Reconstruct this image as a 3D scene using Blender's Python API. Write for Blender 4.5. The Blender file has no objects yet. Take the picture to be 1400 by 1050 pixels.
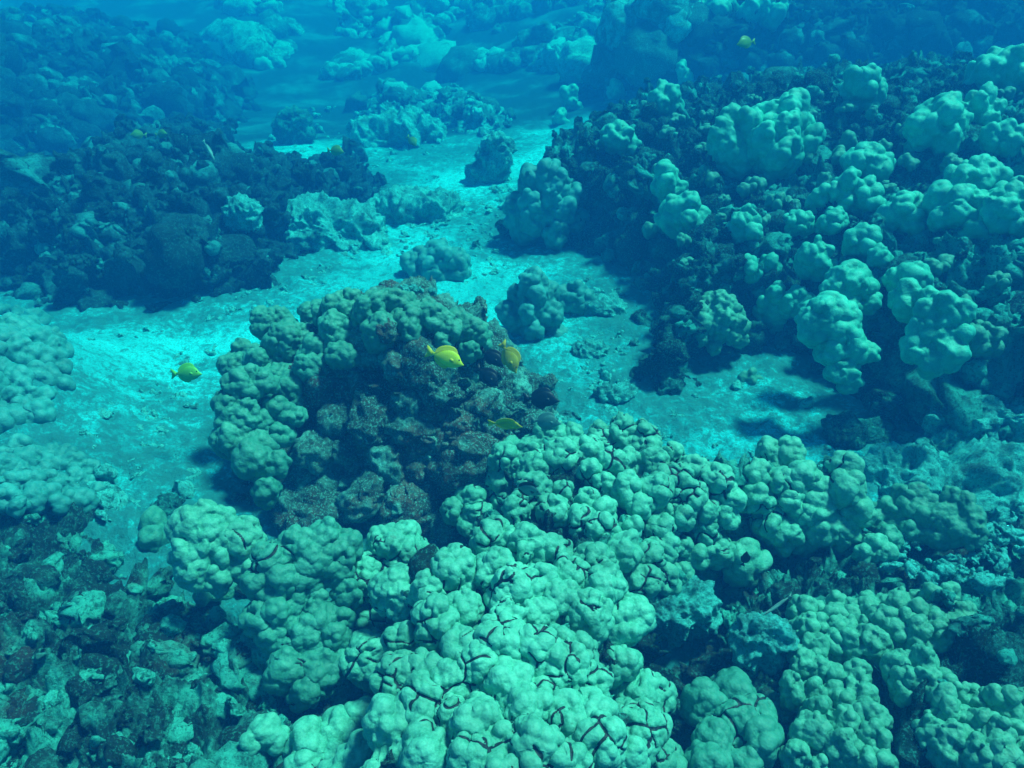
import bpy, bmesh, math, random, time
import numpy as np
from mathutils import Vector, Matrix
T0 = time.time()
S = bpy.context.scene
COL = S.collection
random.seed(7)
RNG = np.random.default_rng(7)

# ------------------------------------------------------------------ camera
CAM_H = 2.2
PITCH = math.radians(32.0)
FPX = 1000.0                      # focal length in pixels of the 1400 wide photograph
cd = bpy.data.cameras.new('camera')
cam = bpy.data.objects.new('camera', cd); COL.objects.link(cam)
cam.location = (0, 0, CAM_H); cam.rotation_euler = (math.radians(90) - PITCH, 0, 0)
cd.sensor_width = 36.0; cd.lens = 36.0 * FPX / 1400.0
cd.clip_start = 0.05; cd.clip_end = 300
S.camera = cam

# ------------------------------------------------------------------ sky, sun, exposure
SUN_EL, SUN_AZ = math.radians(64), math.radians(66)     # azimuth from +Y towards +X
w = bpy.data.worlds.new('World'); S.world = w; w.use_nodes = True
nt = w.node_tree; bg = nt.nodes['Background']
sky = nt.nodes.new('ShaderNodeTexSky'); sky.sky_type = 'NISHITA'; sky.sun_disc = False
sky.sun_elevation = SUN_EL; sky.sun_rotation = SUN_AZ
tint = nt.nodes.new('ShaderNodeMix'); tint.data_type = 'RGBA'; tint.blend_type = 'MULTIPLY'
tint.inputs['Factor'].default_value = 1.0
tint.inputs[7].default_value = (0.60, 0.88, 0.86, 1)    # daylight filtered by the water column above
nt.links.new(sky.outputs[0], tint.inputs[6]); nt.links.new(tint.outputs[2], bg.inputs[0])
bg.inputs[1].default_value = 0.058
sl = bpy.data.lights.new('sun', 'SUN'); sl.energy = 5.0; sl.angle = math.radians(8)
sl.color = (1.0, 0.98, 0.90)
sun = bpy.data.objects.new('sun', sl); COL.objects.link(sun)
sd = Vector((math.sin(SUN_AZ) * math.cos(SUN_EL), math.cos(SUN_AZ) * math.cos(SUN_EL), math.sin(SUN_EL)))
sun.rotation_euler = (-sd).to_track_quat('-Z', 'Y').to_euler()
S.view_settings.view_transform = 'Standard'; S.view_settings.look = 'None'
S.view_settings.exposure = 0.45; S.view_settings.gamma = 1.0
S.cycles.use_denoising = True
S.cycles.volume_bounces = 1
S.cycles.max_bounces = 6; S.cycles.diffuse_bounces = 3

# ------------------------------------------------------------------ the water between things (haze)
HAZE_D = 0.235
def build_haze():
    bm = bmesh.new(); bmesh.ops.create_cube(bm, size=1)
    bmesh.ops.scale(bm, vec=(110, 90, 5.4), verts=bm.verts)
    bmesh.ops.translate(bm, vec=(0, 22, 1.2), verts=bm.verts)
    me = bpy.data.meshes.new('haze'); bm.to_mesh(me); bm.free()
    o = bpy.data.objects.new('haze', me); COL.objects.link(o)
    o['kind'] = 'stuff'; o['label'] = 'clear blue sea water filling the whole scene'; o['category'] = 'water'
    m = bpy.data.materials.new('sea_water'); m.use_nodes = True; n = m.node_tree; n.nodes.clear()
    out = n.nodes.new('ShaderNodeOutputMaterial'); v = n.nodes.new('ShaderNodeVolumePrincipled')
    v.inputs['Color'].default_value = (0.004, 0.078, 0.245, 1)
    v.inputs['Absorption Color'].default_value = (0.01, 0.83, 0.93, 1)
    v.inputs['Density'].default_value = HAZE_D
    v.inputs['Anisotropy'].default_value = 0.0
    n.links.new(v.outputs[0], out.inputs['Volume'])
    me.materials.append(m)

# ------------------------------------------------------------------ numpy noise
_r = np.random.default_rng(11)
PERM = _r.permutation(256).astype(np.int32)
PERM = np.concatenate([PERM, PERM, PERM])
GR = _r.normal(size=(256, 3)).astype(np.float32); GR /= np.linalg.norm(GR, axis=1)[:, None]
JT = _r.random((256, 3)).astype(np.float32)
def _h(ix, iy, iz):
    return PERM[PERM[PERM[ix & 255] + (iy & 255)] + (iz & 255)]
def pnoise(P):
    P = np.asarray(P, np.float32); i = np.floor(P).astype(np.int32); f = P - i
    u = f * f * f * (f * (f * 6 - 15) + 10); r = 0
    for dx in (0, 1):
        wx = u[:, 0] if dx else 1 - u[:, 0]
        for dy in (0, 1):
            wy = u[:, 1] if dy else 1 - u[:, 1]
            for dz in (0, 1):
                wz = u[:, 2] if dz else 1 - u[:, 2]
                g = GR[_h(i[:, 0] + dx, i[:, 1] + dy, i[:, 2] + dz)]
                d = g[:, 0] * (f[:, 0] - dx) + g[:, 1] * (f[:, 1] - dy) + g[:, 2] * (f[:, 2] - dz)
                r = r + d * wx * wy * wz
    return r * 1.5
def fbm(P, o=4, ridged=False):
    P = np.asarray(P, np.float32); a, s, r = 1.0, 1.0, 0
    for k in range(o):
        n = pnoise(P * s + 17.3 * k)
        r = r + a * ((1 - 2 * np.abs(n)) if ridged else n)
        a *= .5; s *= 2.03
    return r
def worley(P):
    P = np.asarray(P, np.float32); i = np.floor(P).astype(np.int32)
    F1 = np.full(len(P), 9., np.float32); F2 = F1.copy()
    for dx in (-1, 0, 1):
        for dy in (-1, 0, 1):
            for dz in (-1, 0, 1):
                j = JT[_h(i[:, 0] + dx, i[:, 1] + dy, i[:, 2] + dz)]
                q = (i + np.array((dx, dy, dz), np.int32)) + j - P
                d = np.einsum('ij,ij->i', q, q)
                F2 = np.minimum(F2, np.maximum(F1, d)); F1 = np.minimum(F1, d)
    return np.sqrt(F1), np.sqrt(F2)
def worley_edge(P, N):
    """distance to the nearest cell wall, measured along the surface"""
    P = np.asarray(P, np.float32); i = np.floor(P).astype(np.int32); n = len(P)
    F1 = np.full(n, 9., np.float32); F2 = F1.copy(); A = np.zeros((n, 3), np.float32); B = A.copy()
    for dx in (-1, 0, 1):
        for dy in (-1, 0, 1):
            for dz in (-1, 0, 1):
                q = (i + np.array((dx, dy, dz), np.int32)) + JT[_h(i[:, 0] + dx, i[:, 1] + dy, i[:, 2] + dz)] - P
                d = np.einsum('ij,ij->i', q, q)
                m1 = d < F1; m2 = (~m1) & (d < F2)
                F2 = np.where(m1, F1, np.where(m2, d, F2)); B = np.where(m1[:, None], A, np.where(m2[:, None], q, B))
                F1 = np.where(m1, d, F1); A = np.where(m1[:, None], q, A)
    e = B - A; e /= np.linalg.norm(e, axis=1)[:, None] + 1e-6
    dist = np.einsum('ij,ij->i', (A + B) * .5, e); s = 1 - np.einsum('ij,ij->i', e, N.astype(np.float32)) ** 2
    return dist / np.sqrt(s + .04), s, np.sqrt(F1)
def sstep(a, b, x):
    t = np.clip((x - a) / (b - a), 0, 1); return t * t * (3 - 2 * t)

# ------------------------------------------------------------------ photograph pixel -> ray
FW = np.array((0, math.cos(PITCH), -math.sin(PITCH))); UP = np.array((0, math.sin(PITCH), math.cos(PITCH))); RT = np.array((1., 0, 0))
EYE = np.array((0, 0, CAM_H))
def rays(px):
    px = np.atleast_2d(np.asarray(px, float))
    d = FW[None] * FPX + RT[None] * (px[:, :1] - 700) + UP[None] * (525 - px[:, 1:2])
    return d / np.linalg.norm(d, axis=1)[:, None]
def dip(x, y):                     # the sea floor falls away towards open water
    return -.07 * np.maximum(0, y - 4.5) * (1 - np.clip((x + 1.5) / 3.2, 0, 1))
def flat(p):                       # pixel -> point of the smooth sand
    d = rays(p)[0]; lo, hi = .5, 30.
    for _ in range(40):
        m = (lo + hi) / 2; q = EYE + d * m
        if q[2] < dip(q[0], q[1]): hi = m
        else: lo = m
    return (EYE + d * lo)[:2]
def wpoly(pts):                    # mixed list: (px,py) pixels or ('w',x,y) metres
    return np.array([(q[1], q[2]) if q[0] == 'w' else flat(q) for q in pts])
def sdf_poly(poly, x, y):          # positive inside
    x = np.asarray(x, np.float32); y = np.asarray(y, np.float32)
    d = np.full(x.shape, 1e9, np.float32); ins = np.zeros(x.shape, bool); n = len(poly)
    for k in range(n):
        ax, ay = poly[k]; bx, by = poly[(k + 1) % n]
        ex, ey = bx - ax, by - ay; L = ex * ex + ey * ey + 1e-12
        t = np.clip(((x - ax) * ex + (y - ay) * ey) / L, 0, 1)
        d = np.minimum(d, (x - ax - t * ex) ** 2 + (y - ay - t * ey) ** 2)
        c = ((ay > y) != (by > y)) & (x < (bx - ax) * (y - ay) / (by - ay + 1e-12) + ax)
        ins ^= c
    d = np.sqrt(d); return np.where(ins, d, -d)
def inpoly(poly, x, y): return sdf_poly(poly, x, y) > 0

# ------------------------------------------------------------------ the lie of the land
def n2(x, y, s, o=3, k=0.0):
    return fbm(np.stack([x * s, y * s, np.full_like(x, 3.7 + k)], 1), o)
def sand_h(x, y):
    h = 0.035 * n2(x, y, .7) + 0.012 * n2(x, y, 3.0, 3, 5)
    r = np.sqrt(x * x + y * y)
    h = h + dip(x, np.minimum(y, 20)) + .20 * np.maximum(0, y - 15) + .02 * np.maximum(0, y - 15) * n2(x, y, .2, 3, 9)
    h = h + .30 * np.maximum(0, np.abs(x) - 13) * sstep(0, 6, y)
    for (cx, cy), a, rr in SAND_MOUNDS: h = h + a * np.exp(-((x - cx) ** 2 + (y - cy) ** 2) / rr ** 2)
    return np.minimum(h, 3.4)
SAND_MOUNDS = [(flat((0, 575)), .55, .55), (flat((45, 680)), .20, .50)]
REEFS = {}
def reef(name, pts, fn):
    poly = wpoly(pts); REEFS[name] = (poly, fn)
reef('right', [(690, 335), (790, 350), (868, 395), (868, 450), (866, 520), (900, 560), (965, 520), (1040, 480), (1110, 525), (1190, 590), (1300, 630), (1420, 655),
               ('w', 4.5, 2.3), ('w', 7, 5), ('w', 6.5, 8.5), ('w', 4.5, 9.3), ('w', 2.2, 9.0), ('w', .9, 8.2), ('w', .1, 7.0)],
     lambda d, x, y: .50 * sstep(-.02, .36, d) + .22 * np.minimum(d, 2.2) + .04 * np.clip(x - 1.5, 0, 4) + .05 * np.clip(y - 4.5, 0, 3))
reef('left', [(-330, 430), (-60, 412), (0, 412), (100, 440), (181, 424), (275, 417), (336, 407), (386, 383), (413, 355), (470, 315), (528, 285), (524, 252), (492, 216), (458, 226), (425, 262), (378, 258), (350, 216), (300, 196), (200, 205), (120, 240), (40, 300), (-60, 320), (-330, 340)],
     lambda d, x, y: .26 * sstep(-.02, .4, d) + .40 * np.minimum(d, 1.2) * sstep(-6.5, -4.2, x))
reef('rubble', [(-260, 690), (0, 690), (60, 680), (150, 692), (200, 725), (270, 770), (345, 800), (470, 800), ('w', -.35, 1.5), ('w', .1, .2), ('w', -2.5, .0), ('w', -4, 1.5)],
     lambda d, x, y: .16 * sstep(-.02, .45, d) + .18 * np.minimum(d, .8))
reef('ridge', [('w', -.5, .5), ('w', -.58, 1.1), ('w', -.55, 1.75), ('w', -.3, 2.05), ('w', -.1, 2.35), ('w', .1, 2.6), ('w', .62, 2.62), ('w', 1.0, 2.45), ('w', 1.4, 2.5),
               ('w', 1.6, 2.2), ('w', 1.4, 1.9), ('w', 1.0, 1.95), ('w', .68, 1.8), ('w', .5, 1.3), ('w', .5, .5)],
     lambda d, x, y: .42 * sstep(-.02, .30, d) + .12 * np.minimum(d, .5))
reef('knobs', [('w', .85, .2), ('w', .8, 1.2), ('w', .9, 1.65), ('w', 1.2, 1.9), ('w', 1.9, 2.0), ('w', 2.7, 1.8), ('w', 3.2, .8), ('w', 2.5, .1)],
     lambda d, x, y: .26 * sstep(-.02, .3, d) + .22 * np.minimum(d, .6))
reef('gap', [('w', .3, .3), ('w', .35, 1.5), ('w', .6, 1.9), ('w', 1.0, 2.15), ('w', 1.7, 2.4), ('w', 2.6, 2.45), ('w', 3.4, 2.3), ('w', 3.2, .3)],
     lambda d, x, y: .24 * sstep(-.02, .25, d) + .05 * np.minimum(d, .6))
reef('ledge', [(478, 170), (530, 176), (600, 182), (680, 190), (700, 165), (640, 142), (560, 136), (490, 146)],
     lambda d, x, y: .30 * sstep(-.02, .5, d) + .12 * np.minimum(d, .8))
reef('far', [(-300, 262), (0, 258), (80, 246), (160, 226), (240, 205), (325, 176), (345, 150), (320, 122), (200, 114), (-100, 116), (-300, 130)],
     lambda d, x, y: .35 * sstep(-.02, .7, d) + .40 * np.minimum(d, 2.6))
reef('beyond', [('w', 1.0, 12), ('w', 1.9, 10.6), ('w', 4, 10.0), ('w', 7, 9.6), ('w', 10, 10), ('w', 12, 14), ('w', 8, 17), ('w', 2.5, 16), ('w', 1.3, 14)],
     lambda d, x, y: .6 * sstep(-.02, .8, d) + .55 * np.minimum(d, 3.2))
MC = np.array((-.50, 2.95)); MR = np.array((.86, .74)); MH = .84
def dome_d(x, y):
    ex, ey = (x - MC[0]) / MR[0], (y - MC[1]) / MR[1]
    return 1 - np.sqrt(ex * ex + ey * ey) * (1 + .06 * np.sin(3 * np.arctan2(ey, ex) + 1))
def dome_h(x, y):
    d = dome_d(x, y); return MH * np.clip(1 - (1 - np.clip(d, 0, 1)) ** 1.8, 0, 1) ** .85 * np.where(d > 0, 1, 0)
def reef_h(name, x, y):
    if name == 'mound':
        d = dome_d(x, y); return dome_h(x, y), d * .75
    poly, fn = REEFS[name]; d = sdf_poly(poly, x, y)
    return np.where(d > 0, fn(np.maximum(d, 0), x, y), 0), d
GX, GY, GS = -16.0, 0.0, .025
def bake_ground():
    nx, ny = int(25 / GS), int(23 / GS)
    X, Y = np.meshgrid(GX + GS * np.arange(nx), GY + GS * np.arange(ny), indexing='ij')
    x, y = X.ravel().astype(np.float32), Y.ravel().astype(np.float32)
    h = sand_h(x, y); base = h.copy()
    for k in list(REEFS) + ['mound']:
        hh, d = reef_h(k, x, y); h = np.where(d > 0, np.maximum(h, base + hh), h)
    return h.reshape(nx, ny)
GH = bake_ground()
def ground(x, y):
    fx = np.clip((np.asarray(x) - GX) / GS, 0, GH.shape[0] - 1.01); fy = np.clip((np.asarray(y) - GY) / GS, 0, GH.shape[1] - 1.01)
    i = fx.astype(int); j = fy.astype(int); u = fx - i; v = fy - j
    return (GH[i, j] * (1 - u) + GH[i + 1, j] * u) * (1 - v) + (GH[i, j + 1] * (1 - u) + GH[i + 1, j + 1] * u) * v
TS = np.geomspace(.7, 32, 800)
def hit(px):                        # first meeting of each pixel's ray with the land
    d = rays(px)
    P = EYE[None, None] + d[:, None] * TS[None, :, None]
    below = P[..., 2] < ground(P[..., 0], P[..., 1])
    k = np.where(below.any(1), below.argmax(1), len(TS) - 1); k = np.maximum(k, 1)
    lo, hi = TS[k - 1], TS[k]
    for _ in range(10):
        m = (lo + hi) / 2; p = EYE + d * m[:, None]; b = p[:, 2] < ground(p[:, 0], p[:, 1])
        hi = np.where(b, m, hi); lo = np.where(b, lo, m)
    return EYE + d * hi[:, None], hi
def gnormal(x, y, e=.05):
    gx = (ground(x + e, y) - ground(x - e, y)) / (2 * e); gy = (ground(x, y + e) - ground(x, y - e)) / (2 * e)
    n = np.stack([-gx, -gy, np.ones_like(gx)], -1); return n / np.linalg.norm(n, axis=-1, keepdims=True)

# ------------------------------------------------------------------ mesh helpers
def mesh_from(name, V, F, mat=None, attrs=None, smooth=True):
    """V (n,3); F an (m,3) or (m,4) array or a list of such arrays"""
    Fs = F if isinstance(F, list) else [F]; Fs = [f for f in Fs if len(f)]
    me = bpy.data.meshes.new(name)
    me.vertices.add(len(V)); me.vertices.foreach_set('co', np.asarray(V, np.float32).ravel())
    nl = sum(f.size for f in Fs); npoly = sum(len(f) for f in Fs)
    me.loops.add(nl); me.polygons.add(npoly)
    me.loops.foreach_set('vertex_index', np.concatenate([f.ravel() for f in Fs]).astype(np.int32))
    sizes = np.concatenate([np.full(len(f), f.shape[1], np.int32) for f in Fs])
    me.polygons.foreach_set('loop_start', np.concatenate([[0], np.cumsum(sizes)[:-1]]).astype(np.int32))
    me.update(calc_edges=True)
    if smooth: me.polygons.foreach_set('use_smooth', np.ones(npoly, bool))
    for k, a in (attrs or {}).items():
        at = me.attributes.new(k, 'FLOAT', 'POINT'); at.data.foreach_set('value', np.asarray(a, np.float32))
    if mat: me.materials.append(mat)
    return me
def link(name, me, parent=None, loc=None):
    o = bpy.data.objects.new(name, me); COL.objects.link(o)
    if loc is not None: o.location = loc
    if parent is not None: o.parent = parent
    return o
def tag(o, label, cat, group=None):
    o['label'] = label; o['category'] = cat
    if group: o['group'] = group
    return o
def vnormals(V, F):
    n = np.zeros_like(V)
    for f in (F if isinstance(F, list) else [F]):
        a = V[f[:, 2 % f.shape[1]]] - V[f[:, 0]]; b = V[f[:, -1]] - V[f[:, 1]]
        c = np.cross(a, b) if f.shape[1] == 4 else np.cross(V[f[:, 1]] - V[f[:, 0]], V[f[:, 2]] - V[f[:, 0]])
        for k in range(f.shape[1]): np.add.at(n, f[:, k], c)
    return n / (np.linalg.norm(n, axis=1)[:, None] + 1e-9)
_ico = {}
def ico(s):
    if s not in _ico:
        bm = bmesh.new(); bmesh.ops.create_icosphere(bm, subdivisions=s, radius=1)
        bm.verts.ensure_lookup_table()
        _ico[s] = (np.array([v.co[:] for v in bm.verts]), np.array([[v.index for v in f.verts] for f in bm.faces])); bm.free()
    return _ico[s]
def basis(n):
    n = np.asarray(n, float); n = n / np.linalg.norm(n)
    a = np.cross(n, (0, 0, 1.) if abs(n[2]) < .9 else (1., 0, 0)); a /= np.linalg.norm(a)
    return np.stack([a, np.cross(n, a), n])          # rows
def remesh(V, F, voxel):
    me = mesh_from('tmp', V, F); o = bpy.data.objects.new('tmp', me); COL.objects.link(o)
    m = o.modifiers.new('r', 'REMESH'); m.mode = 'VOXEL'; m.voxel_size = voxel; m.adaptivity = 0
    dg = bpy.context.evaluated_depsgraph_get(); e = o.evaluated_get(dg); em = e.to_mesh()
    nv = len(em.vertices); co = np.empty(nv * 3, np.float32); em.vertices.foreach_get('co', co)
    no = np.empty(nv * 3, np.float32); em.vertices.foreach_get('normal', no)
    nlp = len(em.loops); vi = np.empty(nlp, np.int32); em.loops.foreach_get('vertex_index', vi)
    ok = nlp == 4 * len(em.polygons)
    e.to_mesh_clear(); bpy.data.objects.remove(o); bpy.data.meshes.remove(me)
    assert ok
    return co.reshape(-1, 3), no.reshape(-1, 3), vi.reshape(-1, 4)

# ------------------------------------------------------------------ materials
class NG:
    def __init__(s, name, rough=.85, spec=.2):
        s.m = bpy.data.materials.new(name); s.m.use_nodes = True; s.t = s.m.node_tree
        s.b = s.t.nodes['Principled BSDF']; s.b.inputs['Roughness'].default_value = rough
        s.b.inputs['Specular IOR Level'].default_value = spec
    def n(s, k, **kw):
        x = s.t.nodes.new(k)
        for a, v in kw.items(): setattr(x, a, v)
        return x
    def l(s, a, b): s.t.links.new(a, b)
    def coord(s):
        if not hasattr(s, 'c'): s.c = s.n('ShaderNodeTexCoord').outputs['Object']
        return s.c
    def noise(s, scale, detail=4, rough=.55, dist=0.0):
        x = s.n('ShaderNodeTexNoise'); x.inputs['Scale'].default_value = scale; x.inputs['Detail'].default_value = detail
        x.inputs['Roughness'].default_value = rough; x.inputs['Distortion'].default_value = dist
        s.l(s.coord(), x.inputs['Vector']); return x.outputs['Fac']
    def vor(s, scale, feature='F1', rnd=1.0):
        x = s.n('ShaderNodeTexVoronoi', feature=feature); x.inputs['Scale'].default_value = scale
        s.l(s.coord(), x.inputs['Vector']); return x.outputs['Distance']
    def attr(s, name): return s.n('ShaderNodeAttribute', attribute_name=name).outputs['Fac']
    def ramp(s, fac, a, b, invert=False):
        x = s.n('ShaderNodeMapRange', interpolation_type='SMOOTHSTEP')
        x.inputs['From Min'].default_value = a; x.inputs['From Max'].default_value = b
        if invert: x.inputs['To Min'].default_value, x.inputs['To Max'].default_value = 1, 0
        s.l(fac, x.inputs['Value']); return x.outputs[0]
    def math(s, op, a, b=None):
        x = s.n('ShaderNodeMath', operation=op)
        for i, v in enumerate((a, b)):
            if v is None: continue
            if isinstance(v, (int, float)): x.inputs[i].default_value = v
            else: s.l(v, x.inputs[i])
        return x.outputs[0]
    def mix(s, fac, a, b, mode='MIX'):
        x = s.n('ShaderNodeMix', data_type='RGBA', blend_type=mode)
        if isinstance(fac, (int, float)): x.inputs[0].default_value = fac
        else: s.l(fac, x.inputs[0])
        for i, v in ((6, a), (7, b)):
            if isinstance(v, tuple): x.inputs[i].default_value = (*v, 1)
            else: s.l(v, x.inputs[i])
        return x.outputs[2]
    def bump(s, h, strength, dist, prev=None):
        x = s.n('ShaderNodeBump'); x.inputs['Strength'].default_value = strength; x.inputs['Distance'].default_value = dist
        s.l(h, x.inputs['Height'])
        if prev is not None: s.l(prev, x.inputs['Normal'])
        return x.outputs[0]
    def done(s, color, normal=None):
        if isinstance(color, tuple): s.b.inputs['Base Color'].default_value = (*color, 1)
        else: s.l(color, s.b.inputs['Base Color'])
        if normal is not None: s.l(normal, s.b.inputs['Normal'])
        return s.m

def coral_mat(name, a, b, scar, crack=True, spots=.0):
    g = NG(name, .6, .3)
    f = g.ramp(g.noise(7, 5, .6), .32, .68)
    c = g.mix(f, a, b)
    fine = g.ramp(g.noise(150, 3, .75), .38, .62)
    c = g.mix(g.math('MULTIPLY', fine, .40), c, tuple(min(1, x * 1.35 + .02) for x in b))
    c = g.mix(g.math('MULTIPLY', g.attr('tip'), .55), c, tuple(min(.9, x * 1.45 + .08) for x in b))     # growing tips are paler; highlights on nodule tops also put into the colour
    g2 = g.ramp(g.noise(16, 6, .7), .60, .74)                   # algae and scars
    c = g.mix(g.math('MULTIPLY', g2, spots), c, scar)
    nb = g.bump(g.vor(120), .30, .004)
    big = g.ramp(g.noise(3.2, 3, .6), .35, .65); c = g.mix(g.math('MULTIPLY', big, .5), c, tuple(.5 * x for x in a))
    nb = g.bump(g.noise(45, 5, .65), .30, .008, nb)
    if crack:
        k = g.attr('crack'); c = g.mix(g.ramp(k, .40, .56), c, (.004, .018, .018))
    return g.done(c, nb)
def rock_mat(name, dark, mid, pale, brown, bamt, pamt, scale=9.0, spk=.5):
    g = NG(name, .9, .15)
    t = g.attr('tone')
    f = g.math('ADD', g.noise(scale, 6, .65, .4), g.math('MULTIPLY', t, .28))
    c = g.mix(g.ramp(f, .36, .60), dark, mid)
    c = g.mix(g.ramp(f, .62 - pamt, .86 - pamt), c, pale)
    nb = g.ramp(g.noise(scale * .45, 4, .6), .52 - bamt, .66 - bamt)
    c = g.mix(g.math('MULTIPLY', nb, .8), c, brown)
    s1 = g.ramp(g.noise(scale * 13, 3, .8), .52, .60)
    c = g.mix(g.math('MULTIPLY', s1, spk), c, pale)
    s2 = g.ramp(g.noise(scale * 9.1, 4, .8, .3), .51, .60)
    c = g.mix(g.math('MULTIPLY', s2, .6), c, dark)
    h = g.bump(g.noise(scale * 13, 5, .75), 1.0, .016)
    h = g.bump(g.noise(scale * 3.5, 6, .7), .8, .035, h)
    return g.done(c, h)
def sand_mat():
    g = NG('pale_sand', .95, .1)
    rub = g.attr('rub')
    c = g.mix(g.ramp(g.noise(.9, 6, .62), .38, .62), (.02, .56, .58), (.03, .84, .88))
    d = g.ramp(g.math('ADD', g.noise(3.4, 9, .76, .9), g.math('MULTIPLY', rub, .14)), .50, .68)
    c = g.mix(g.math('MULTIPLY', d, .80), c, (.02, .22, .225))
    d2 = g.ramp(g.math('ADD', g.noise(19, 7, .78), g.math('MULTIPLY', rub, .12)), .51, .63)
    c = g.mix(g.math('MULTIPLY', d2, .75), c, (.03, .17, .165))
    d3 = g.ramp(g.noise(90, 4, .85), .48, .60)
    c = g.mix(g.math('MULTIPLY', d3, .6), c, (.03, .20, .19))
    far = g.n('ShaderNodeSeparateXYZ'); g.l(g.coord(), far.inputs[0])
    reefy = g.ramp(g.math('ADD', g.noise(.30, 5, .6), g.math('MULTIPLY', g.ramp(far.outputs[1], 9.0, 13.0), .40)), .56, .72)
    turf = g.mix(g.ramp(g.noise(.9, 6, .62, .3), .46, .70), (.012, .07, .075), (.04, .24, .24))  # low contrast puts some of the distance haze into the turf colours
    c = g.mix(reefy, c, turf)
    h = g.bump(g.noise(60, 5, .75), .8, .014)
    h = g.bump(g.noise(14, 6, .7), .8, .035, h)
    return g.done(c, h)
M_CORAL = coral_mat('lobe_coral_skin', (.040, .28, .185), (.095, .45, .325), (.05, .13, .09), True, .65)
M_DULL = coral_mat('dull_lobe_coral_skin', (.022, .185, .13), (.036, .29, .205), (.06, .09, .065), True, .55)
M_OLIVE = coral_mat('olive_coral_skin', (.034, .20, .135), (.070, .37, .255), (.05, .08, .055), False, .5)
M_FAR = coral_mat('far_lobe_coral_skin', (.03, .30, .24), (.06, .46, .36), (.03, .11, .10), False, .5)
M_RIGHT = coral_mat('bank_coral_skin', (.014, .30, .215), (.04, .50, .37), (.03, .10, .08), True, .4)
M_BLUE = coral_mat('haze_tinted_coral_skin', (.014, .19, .17), (.03, .30, .27), (.03, .10, .09), False, .5)  # darker, bluer coral skin with water haze put into its colour
M_BROWN = rock_mat('algae_rock', (.045, .085, .070), (.095, .31, .255), (.20, .75, .64), (.20, .115, .080), .02, .12, 8, .70)
M_DARK = rock_mat('dark_reef_rock', (.004, .030, .030), (.020, .155, .14), (.045, .48, .41), (.020, .035, .028), -.06, .10, 7, .55)
M_RUB = rock_mat('rubble_rock', (.012, .040, .036), (.036, .19, .155), (.07, .58, .46), (.08, .050, .034), -.03, .20, 5.5, .35)
M_DEEP = rock_mat('deep_reef_rock', (.004, .030, .034), (.014, .085, .09), (.04, .34, .33), (.015, .035, .032), -.06, .02, 5, .35)  # low-contrast reef rock; some distance haze is put into its colours
M_PALE = rock_mat('pale_slab_rock', (.03, .13, .125), (.06, .40, .37), (.10, .72, .66), (.05, .07, .06), -.08, .16, 7, .5)
M_SAND = sand_mat()

# ------------------------------------------------------------------ seabed
def polar_patch(az0, az1, na, r0, r1, nr):
    az = np.linspace(az0, az1, na); r = np.geomspace(r0, r1, nr)
    A, R = np.meshgrid(az, r, indexing='ij'); x = (np.sin(A) * R).ravel(); y = (np.cos(A) * R).ravel()
    i = np.arange(na * nr).reshape(na, nr)
    F = np.stack([i[:-1, :-1], i[1:, :-1], i[1:, 1:], i[:-1, 1:]], -1).reshape(-1, 4)
    return x.astype(np.float32), y.astype(np.float32), F[:, ::-1]
def build_seabed():
    x, y, F = polar_patch(math.radians(-100), math.radians(100), 1000, .25, 44, 520)
    h = sand_h(x, y)
    P = np.stack([x, y, h], 1)
    near = np.exp(-np.hypot(x, y) / 14)
    h = h + near * (.030 * fbm(P * 4.5, 4, True) + .010 * fbm(P * 19, 2))
    far = sstep(13, 17, y)
    h = h + far * .25 * np.maximum(0, fbm(P * .5, 4) - .1)
    rb = np.zeros_like(h)
    for k in list(REEFS) + ['mound']:
        _, d = reef_h(k, x, y); rb = np.maximum(rb, sstep(-.75, .0, d))
    for (cx, cy), rr, a in (((-1.45, 3.05), 1.0, .75), ((.55, 3.9), .9, .1), ((.2, 6.2), 1.3, .5), ((2.2, 2.9), 1.1, .7), (tuple(flat((610, 205))), 1.9, .95), (tuple(flat((640, 290))), 1.0, .75), (tuple(flat((120, 640))), .7, .6)):
        rb = np.maximum(rb, a * (1 - sstep(.2, 1, np.hypot(x - cx, y - cy) / rr)))
    o = link('seabed', mesh_from('seabed', np.stack([x, y, h], 1), F, M_SAND, {'rub': rb})); o['kind'] = 'structure'
    o['label'] = 'pale sand and rubble sea floor'
build_seabed()

# ------------------------------------------------------------------ loose chunks of dead coral, baked into a reef's one rugged surface
PROTO = {3: [], 4: []}
def make_protos(sub, RNG):
    for k in range(16):
        V, F = ico(sub); V = V.copy()
        ax = RNG.uniform(.5, 1.2, 3)
        if k % 4 == 0: ax[2] *= .35
        if k % 4 == 1: ax[0] *= 1.7; ax[2] *= .6
        if k % 4 == 2: ax *= .85
        q = V * 1.1 + 31.7 * k
        wv = np.stack([fbm(q * 1.1 + 50 * a, 3) for a in range(3)], 1)
        V = V * ax + .55 * wv
        d = .42 * fbm(q * 1.3, 4, True) - .35
        d += .10 * fbm(q * 5, 3)
        n = vnormals(V, F); PROTO[sub].append((V + n * d[:, None] * .6, F))
make_protos(3, np.random.default_rng(3)); make_protos(4, np.random.default_rng(3))
KNOBS = {3: [], 4: []}
def make_knobs(sub, RNG):
    for k in range(10):
        V, F = ico(sub); ax = RNG.uniform(.7, 1.2, 3); ax[2] *= .85
        q = V * 1.2 + 13.1 * k; f1, f2 = worley(q * 1.1)
        d = .42 * np.sqrt(np.clip(1 - 1.1 * f1 * f1, 0, 1)) - .2 + .22 * fbm(q * 2.2, 5)
        n = vnormals(V, F); KNOBS[sub].append(((V + n * d[:, None]) * ax + .18 * np.stack([fbm(q + 40 * a, 2) for a in range(3)], 1), F))
make_knobs(3, np.random.default_rng(4)); make_knobs(4, np.random.default_rng(4))
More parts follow.
